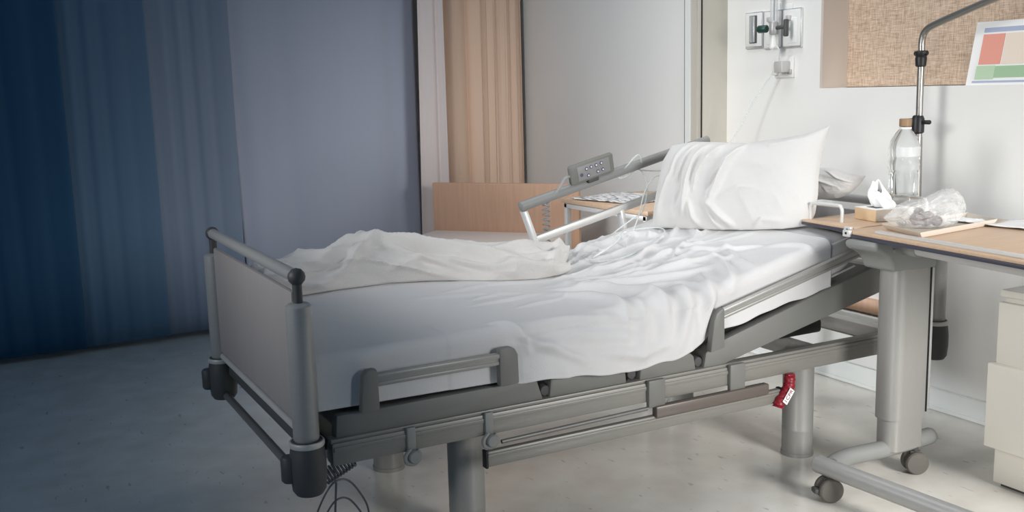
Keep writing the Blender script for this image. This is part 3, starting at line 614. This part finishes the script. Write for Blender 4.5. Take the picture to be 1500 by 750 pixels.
# laminated notice standing in the recess
nz = 1.262; no = Vector((XW-.012, -.345, nz)); nrot = Matrix.Rotation(math.radians(9), 3, 'Y')
ps = thing('notice_sheet', 'laminated printed sheet with red and green blocks leaning in the wall recess', 'notice', (2.60, -.55, nz))
o1, o2, o3 = pix(1414, 126, (2.60, 0, 0), (1, 0, 0)), pix(1432, 33, (2.645, 0, 0), (1, 0, 0)), None
yw = Vector((0.0, -1, 0.0)); upv = (o2-o1); pnrm = yw.cross(upv).normalized()
def npatch(u0, u1, v0, v1, lift, m, name):
    A = [o1+yw*(u*.42)+upv*v-pnrm*lift*(1 if pnrm.x > 0 else -1) for u, v in ((u0, v0), (u1, v0), (u1, v1), (u0, v1))]
    Bq = [p+pnrm*.0012*(1 if pnrm.x > 0 else -1) for p in A]; k = MB(); a_ = [k.bm.verts.new(p) for p in A]; b_ = [k.bm.verts.new(p) for p in Bq]
    k.bm.faces.new(a_); k.bm.faces.new(b_[::-1])
    for i in range(4): k.bm.faces.new((a_[i], a_[(i+1) % 4], b_[(i+1) % 4], b_[i]))
    return k.build(name, m, ps)
npatch(0, 1, 0, 1, 0, 'paper', 'sheet')
npatch(.09, .93, .83, .90, .0015, 'p_blue', 'header_line'); npatch(.09, .30, .33, .80, .0015, 'p_red', 'printed_block'); npatch(.31, .93, .33, .80, .0015, 'p_beige', 'printed_block')
npatch(.08, .93, .12, .30, .0015, 'p_green', 'printed_block'); npatch(.08, .26, .10, .31, .0022, 'p_lightgreen', 'printed_block'); npatch(.06, .93, .045, .075, .0015, 'p_blue', 'footer_line')

# lifting pole behind the table
px_, py_ = 2.47, -.228
tp = thing('lifting_pole', 'tall bent steel lifting pole with black clamps behind the water bottle', 'pole', (px_, py_, .60))
def pp(a, b): return pix(a, b, (px_, py_, 0), (1, 0, 0))
k = MB(); k.tube([(px_, py_, .60), pp(1343, 290), pp(1345, 200)], .0155, n=16); k.build('lower_tube', 'steel', tp)
k = MB(); k.tube(spline([pp(1345.5, 200), pp(1347.5, 140), pp(1350, 78), pp(1350.5, 62), pp(1353, 50), pp(1359, 42), pp(1368, 36.5), pp(1400, 22), pp(1470, -8), pp(1540, -38)], 6), .0125, n=16); k.build('upper_tube', 'steel', tp)
k = MB(); t_ = pp(1349.3, 82); k.lathe(t_-Vector((0, 0, .02)), [(.014, -.02), (.019, -.016), (.021, .012), (.019, .018), (.022, .022), (.022, .036), (.014, .040)], n=18); k.cyl(t_+Vector((0, .028, .01)), t_+Vector((0, -.028, .01)), .009, bev=.002); k.build('collar', 'black', tp)
k = MB(); t_ = pp(1344.5, 182); k.lathe(t_, [(.017, -.035), (.023, -.03), (.023, .02), (.018, .032), (.014, .034)], n=18); k.cyl(t_+Vector((0, -.02, .008)), t_+Vector((0, -.055, .008)), .008, bev=.002); k.box(t_+Vector((-.022, .012, .008)), (.012, .022, .03), bev=.003); k.build('clamp', 'black', tp)
k = MB(); k.box((2.39, py_, .70), (.16, .035, .05), bev=.006); k.build('bracket', 'alu_dark', tp)
k = MB(); k.lathe(pp(1343.5, 225), [(.0162, -.05), (.0162, .05)], n=18); k.build('printed_label', 'alu_light', tp)

# ================================================================== overbed table
tz = .82
ot = thing('overbed_table', 'wheeled overbed table with a wood top and grey column across the bed head', 'table', (1.90, -.66, 0))
def slab(name, pts, z0, z1, m): return MB().prism(pts, 'z', z0, z1, bev=.002).build(name, m, ot)
slab('tabletop', [(1.757, -.553), (2.335, -.553), (2.335, -1.42), (1.652, -1.42), (1.746, -.643)], tz-.010, tz, 'wood')
slab('table_edge', [(1.752, -.551), (2.34, -.551), (2.34, -1.425), (1.646, -1.425), (1.741, -.643)], tz-.021, tz-.0095, 'edge')
slab('side_leaf', [(1.840, -.283), (2.27, -.27), (2.27, -.543), (1.812, -.543)], tz-.008, tz+.0005, 'wood')
slab('leaf_edge', [(1.836, -.281), (2.274, -.267), (2.274, -.545), (1.808, -.545)], tz-.017, tz-.0075, 'edge')
k = MB(); k.beam((1.778, -.665, tz+.004), (1.690, -1.42, tz+.004), .022, .009, bev=.003); k.build('guard_strip', 'white_metal', ot)
for xx, yy in ((1.806, -.522), (1.748, -.572)): h_ = MB().box((xx, yy, tz-.008), (.012, .030, .022), bev=.003).build('hinge', 'white_metal', ot); MB().cyl((xx-.0075, yy, tz-.007), (xx-.0055, yy, tz-.007), .004, n=10).build('screw', 'black', h_)
def loop(p, q_, h, r=.006):
    p, q_ = Vector(p), Vector(q_); d = (q_-p).normalized(); z = Vector((0, 0, 1)); s_ = .018
    pts = [p, p+z*(h-s_), p+z*(h-s_*.3)+d*s_*.3, p+z*h+d*s_, q_+z*h-d*s_, q_+z*(h-s_*.3)-d*s_*.3, q_+z*(h-s_), q_]
    return MB().tube(spline(pts, 4), r, n=10)
loop((1.868, -.292, tz), (1.878, -.425, tz), .056).build('guard_loop', 'white_metal', ot)
loop((2.235, -.47, tz), (2.245, -.33, tz), .056).build('guard_loop', 'white_metal', ot)
x0, x1, y0, y1 = 1.836, 1.990, -.702, -.605
k = MB(); k.prism([(1.722, tz-.022), (2.03, tz-.022), (2.03, tz-.05), (2.005, tz-.08), (2.0, .694), (1.806, .700), (1.800, tz-.10), (1.782, tz-.076), (1.75, tz-.058), (1.722, tz-.046)], 'y', y0-.008, y1+.02, bev=.011); k.cyl((1.80, y0-.004, tz-.05), (1.80, y0-.016, tz-.05), .005, n=10); k.build('column_head', 'mid_plastic', ot, ang=50)
k = MB(); k.cyl((1.862, -.66, tz-.046), (1.760, -1.42, tz-.046), .019, n=20); k.build('support_tube', 'alu_light', ot)
k = MB(); k.cyl((1.858, -.700, tz-.046), (1.850, -.765, tz-.046), .0250, n=24, bev=.003); k.build('tube_clamp', 'mid_plastic', ot)
def rr_column(x0, x1, y0, y1, z0, z1, r, name, m):
    poly = []
    for cx, cy, a0 in ((x0+r, y1-r, 90), (x0+r, y0+r, 180), (x1-r*.25, y0+r*.25, 270), (x1-r*.25, y1-r*.25, 0)):
        r_ = r if cx == x0+r else r*.25
        for t in range(7): an = math.radians(a0+t*15); poly.append((cx+r_*math.cos(an), cy+r_*math.sin(an)))
    return MB().prism(poly, 'z', z0, z1).build(name, m, ot, ang=30)
rr_column(x0, x1, y0, y1, .206, .70, .042, 'column', 'column_grey'); rr_column(x0+.006, x1-.006, y0+.006, y1-.006, .10, .225, .038, 'inner_column', 'column_grey')
MB().box((x1+.004, y0+.004, .46), (.014, .012, .47), bev=.003).build('column_strip', 'alu', ot)
MB().box((x1-.006, y0-.001, .46), (.004, .006, .48)).build('column_groove', 'black', ot)
k = MB(); k.tube(spline([(2.075, -.648, .103), (2.06, -.649, .103), (1.95, -.653, .103), (1.85, -.654, .103), (1.77, -.648, .103), (1.70, -.645, .103), (1.64, -.655, .102), (1.60, -.672, .102)], 8), .028, n=20); k.build('base_tube', 'mid_plastic', ot)
k = MB(); k.tube([(1.5785, -.628, .103), (1.579, -.636, .103), (1.605, -1.06, .103), (1.63, -1.42, .103)], [.020, .028, .028, .028], n=20); k.build('base_tube', 'alu', ot)
def caster(x, y, rz, lock):
    d = Vector((math.cos(rz), math.sin(rz), 0)); ax = Vector((-d.y, d.x, 0)); ce = Vector((x, y, .038)); Rz = Matrix((d, ax, Vector((0, 0, 1)))).transposed()
    k = MB(); k.box(ce+Vector((0, 0, .010)), (.036, .014, .056), Rz, bev=.003); k.cyl(ce, ce+Vector((0, 0, .05)), .010, n=12)
    if lock: k.box(ce-d*.040+Vector((0, 0, -.002)), (.024, .034, .018), Rz, bev=.006)
    cs = k.build('caster', 'dark_plastic', ot)
    for s_ in (-1, 1):
        MB().lathe(ce+ax*s_*.019, [(.022, -.011), (.034, -.010), (.038, -.005), (.038, .005), (.034, .010), (.022, .011)], axis=ax, n=28).build('wheel', 'tread', cs)
caster(1.985, -.668, math.radians(-28), False); caster(1.578, -.686, math.radians(-22), True); caster(1.63, -1.38, .4, False)

# things on the table ---------------------------------------------------------
bx_, by_ = 2.20, -.397
bo = thing('water_bottle', 'tall clear plastic water bottle with brown cap at the table back', 'bottle', (bx_, by_, tz+.001))
prof = [(.02, .004), (.044, 0), (.050, .006), (.0525, .014), (.0525, .068), (.0495, .075), (.0525, .082), (.0525, .142), (.0475, .152), (.0525, .163), (.0525, .185), (.0485, .197), (.0525, .208), (.0525, .233), (.046, .258), (.032, .282), (.0205, .297), (.0185, .302), (.0185, .313)]
k = MB(); n = 48; rings = []
for (r, h) in prof:
    rib = 1 if (h < .02 or h > .15) else 0
    rings.append([k.bm.verts.new(Vector((bx_, by_, tz+h))+(r-(0 if rib else .0035*(1+math.cos(8*t*2*math.pi/n))))*Vector((math.cos(2*math.pi*t/n), math.sin(2*math.pi*t/n), 0))) for t in range(n)])
for A, B in zip(rings, rings[1:]):
    for t in range(n): k.bm.faces.new((A[t], A[(t+1) % n], B[(t+1) % n], B[t]))
k.bm.faces.new(rings[0][::-1]); k.bm.faces.new(rings[-1]); k.build('body', 'glass', bo, ang=60)
MB().lathe((bx_, by_, tz+.3065), [(.018, 0), (.0205, .002), (.0205, .025), (.018, .027)], n=24).build('cap', 'cap', bo)
MB().lathe((bx_, by_, tz+.2975), [(.0205, 0), (.0215, .002), (.0215, .005), (.0205, .007)], n=24).build('neck_ring', 'white_plastic', bo)
k = MB(); n = 24
A = [[k.bm.verts.new((bx_+.0532*math.cos(t), by_+.0532*math.sin(t), tz+z)) for t in np.linspace(math.radians(190), math.radians(310), n)] for z in (.205, .237)]
for t in range(n-1): k.bm.faces.new((A[0][t], A[0][t+1], A[1][t+1], A[1][t]))
k.build('label', 'label_clear', bo)
tcx, tcy = 2.045, -.452
tbx = thing('tissue_box', 'tan tissue box with white tissue sticking out on the table leaf', 'tissue box', (tcx, tcy, tz))
Rt = Matrix.Rotation(math.radians(-11), 3, 'Z')
MB().box((tcx, tcy, tz+.0215), (.150, .112, .040), Rt, bev=.002).build('carton', 'box_tan', tbx)
dx = Rt @ Vector((0, -1, 0)); MB().box(Vector((tcx, tcy, tz+.0215))+dx*.0565, (.144, .0014, .038), Rt).build('patterned_side', 'box_pattern', tbx)
MB().box((tcx, tcy, tz+.0420), (.151, .113, .0016), Rt).build('lid', 'tissue', tbx)
MB().box((tcx, tcy, tz+.0434), (.10, .05, .0014), Rt).build('slot', 'black', tbx)
nu, nv = 72, 34; U = np.linspace(0, 2*np.pi, nu, endpoint=False)[None, :]; V = np.linspace(0, 1, nv)[:, None]
rad = (.030+.008*np.sin(V*np.pi))*(1+.25*np.sin(3*U+1)*V+.10*np.sin(7*U+V*4))*(1-.42*V**2)
P = np.stack([tcx+rad*1.0*np.cos(U)-.012*V, tcy+rad*1.25*np.sin(U)+.022*V**2+0*U, tz+.042+V*(.062+.022*np.sin(U+.3)+.010*np.sin(2*U+.5)+.006*np.sin(5*U))], 2)
MB().grid(P, close_u=True).build('tissue', 'tissue', tbx, ang=70, thick=.001)
tr = [Vector(v) for v in ((1.852, -.618, tz), (1.785, -.820, tz), (2.205, -.765, tz), (2.272, -.605, tz))]
cen = sum(tr, Vector())/4; k = MB(); rings = []
for sc, h in ((.93, .001), (1.0, .018), (1.015, .019), (1.012, .0165), (.955, .004)):
    rings.append([k.bm.verts.new(cen+(p-cen)*sc+Vector((0, 0, h))) for p in tr])
for A, B in zip(rings, rings[1:]):
    for t in range(4): k.bm.faces.new((A[t], A[(t+1) % 4], B[(t+1) % 4], B[t]))
k.bm.faces.new(rings[0][::-1]); k.bm.faces.new(rings[-1])
tag(k.build('serving_tray', 'tray', origin=tuple(cen), ang=25), 'flat cream serving tray carrying a plastic bag on the table', 'tray')
leafy('paper_napkin', (2.17, -.69, tz+.005), (.09, .10), .2, 'tissue', 'white napkin on the tray right of the plastic bag', 'napkin')
leafy('paper_sheet', (2.24, -.93, tz+.001), (.18, .34), .08, 'paper', 'white paper lying on the table right of the tray', 'paper')
# crumpled bag with fruit, an outline at the tray centre given real volume
bg = Vector((1.985, -.70, tz+.008)); bn = Vector((-F.x, -F.y, .15)).normalized()
bag = pillow('plastic_bag', [(1299, 322), (1312, 331), (1335, 336), (1362, 337), (1385, 333), (1400, 326)], [(1296, 317), (1308, 309), (1318, 299), (1332, 292), (1350, 291), (1364, 285), (1380, 277), (1392, 275), (1402, 283), (1408, 296), (1414, 308)],
       [(1299, 322), (1295, 320), (1296, 317)], [(1400, 326), (1408, 318), (1414, 308)], bg, bn, .062, .050,
       [([(.1, .5), (.4, .8), (.9, .9)], .008, .03), ([(.3, .3), (.6, .6), (.8, .95)], .008, .03), ([(.5, .2), (.9, .4), (1.3, .5)], -.008, .04), ([(1.0, .9), (1.1, .6), (1.2, .3)], .008, .04), ([(1.3, .9), (1.35, .6), (1.3, .3)], -.006, .04)], 'bag', 'crumpled translucent plastic bag holding dark fruit on the cream tray', .020, origin=tuple(bg), rest=lambda x: 0*x+tz+.007)
bag['category'] = 'bag'
for px, py, r in ((1342, 321, .021), (1356, 326, .019), (1372, 324, .018), (1360, 317, .018), (1346, 311, .016)):
    p = pix(px, py, bg, bn); p.z = max(p.z, tz+.006+r); k = MB(); k.lathe(p, [(.001, -r), (r*.6, -r*.8), (r*.95, -r*.3), (r, 0), (r*.92, r*.42), (r*.55, r*.84), (r*.15, r*.93), (.001, r*.9)], axis=(.3, -.5, .8), n=20)
    tag(k.build('plum', 'maroon', origin=tuple(p)), 'dark maroon fruit inside the translucent plastic bag', 'fruit', 'dark fruits in the plastic bag')

# drawer cabinet at the right edge ---------------------------------------------
cb = thing('drawer_cabinet', 'white glossy drawer cabinet under the right end of the table', 'cabinet', (2.3, -1.14, 0))
MB().box((2.32, -1.15, .318), (.42, .54, .60), bev=.003).build('body', 'cab', cb)
MB().box((2.315, -1.15, .628), (.44, .56, .022), bev=.003).build('top_board', 'cab', cb)
MB().box((2.10, -1.15, .500), (.02, .56, .20), bev=.003).build('drawer', 'cab', cb)
MB().box((2.088, -1.14, .272), (.045, .56, .27), bev=.003).build('drawer', 'cab', cb)
MB().box((2.11, -1.15, .072), (.02, .55, .115), bev=.003).build('drawer', 'cab', cb)
MB().box((2.32, -1.15, .009), (.40, .52, .018)).build('plinth', 'dark_plastic', cb)
MB().cyl((2.2, -.90, .639), (2.2, -.90, .765), .014, n=16).build('post', 'steel', cb)

# wires at the bed foot ---------------------------------------------------------
q = MB(); x_, y_ = .125, -.335
for (hw, zt, zb) in ((.078, .256, .12), (.066, .205, .095), (.056, .160, .07)):
    q.tube(spline([(x_-hw, y_, zb), (x_-hw*.88, y_, zb+(zt-zb)*.45), (x_-hw*.30, y_, zt-.004), (x_+hw*.30, y_, zt-.004), (x_+hw*.88, y_, zb+(zt-zb)*.45), (x_+hw, y_, zb)], 6), .0028, n=8)
q.tube(spline([(x_-.078, y_, .12), (x_-.06, y_, .07), (x_, y_, .05), (x_+.06, y_, .07), (x_+.078, y_, .12)], 8), .0028, n=8)
q.tube([(x_-.02, y_, .352), (x_-.012, y_, .25), (x_-.02, y_, .16), (x_-.035, y_, .056)], .0032, n=8)
tag(q.build('wire_hanger', 'wire', origin=(x_, y_, .06)), 'grey bent wire holder hanging under the foot end of the bed', 'wire holder')
q = MB(); q.tube(helix((.06, -.40, .30), (.135, -.42, .345), .020, 10), .003, n=6); q.tube(spline([(.06, -.40, .32), (.05, -.36, .35), (.06, -.3, .37)], 6), .003, n=6)
q.tube(spline([(.135, -.42, .345), (.16, -.42, .36), (.18, -.42, .375)], 5), .003, n=6)
tag(q.build('coiled_cable', 'wire', origin=(.1, -.41, .3)), 'short dark coiled cable beside the corner bumper under the bed', 'cable')
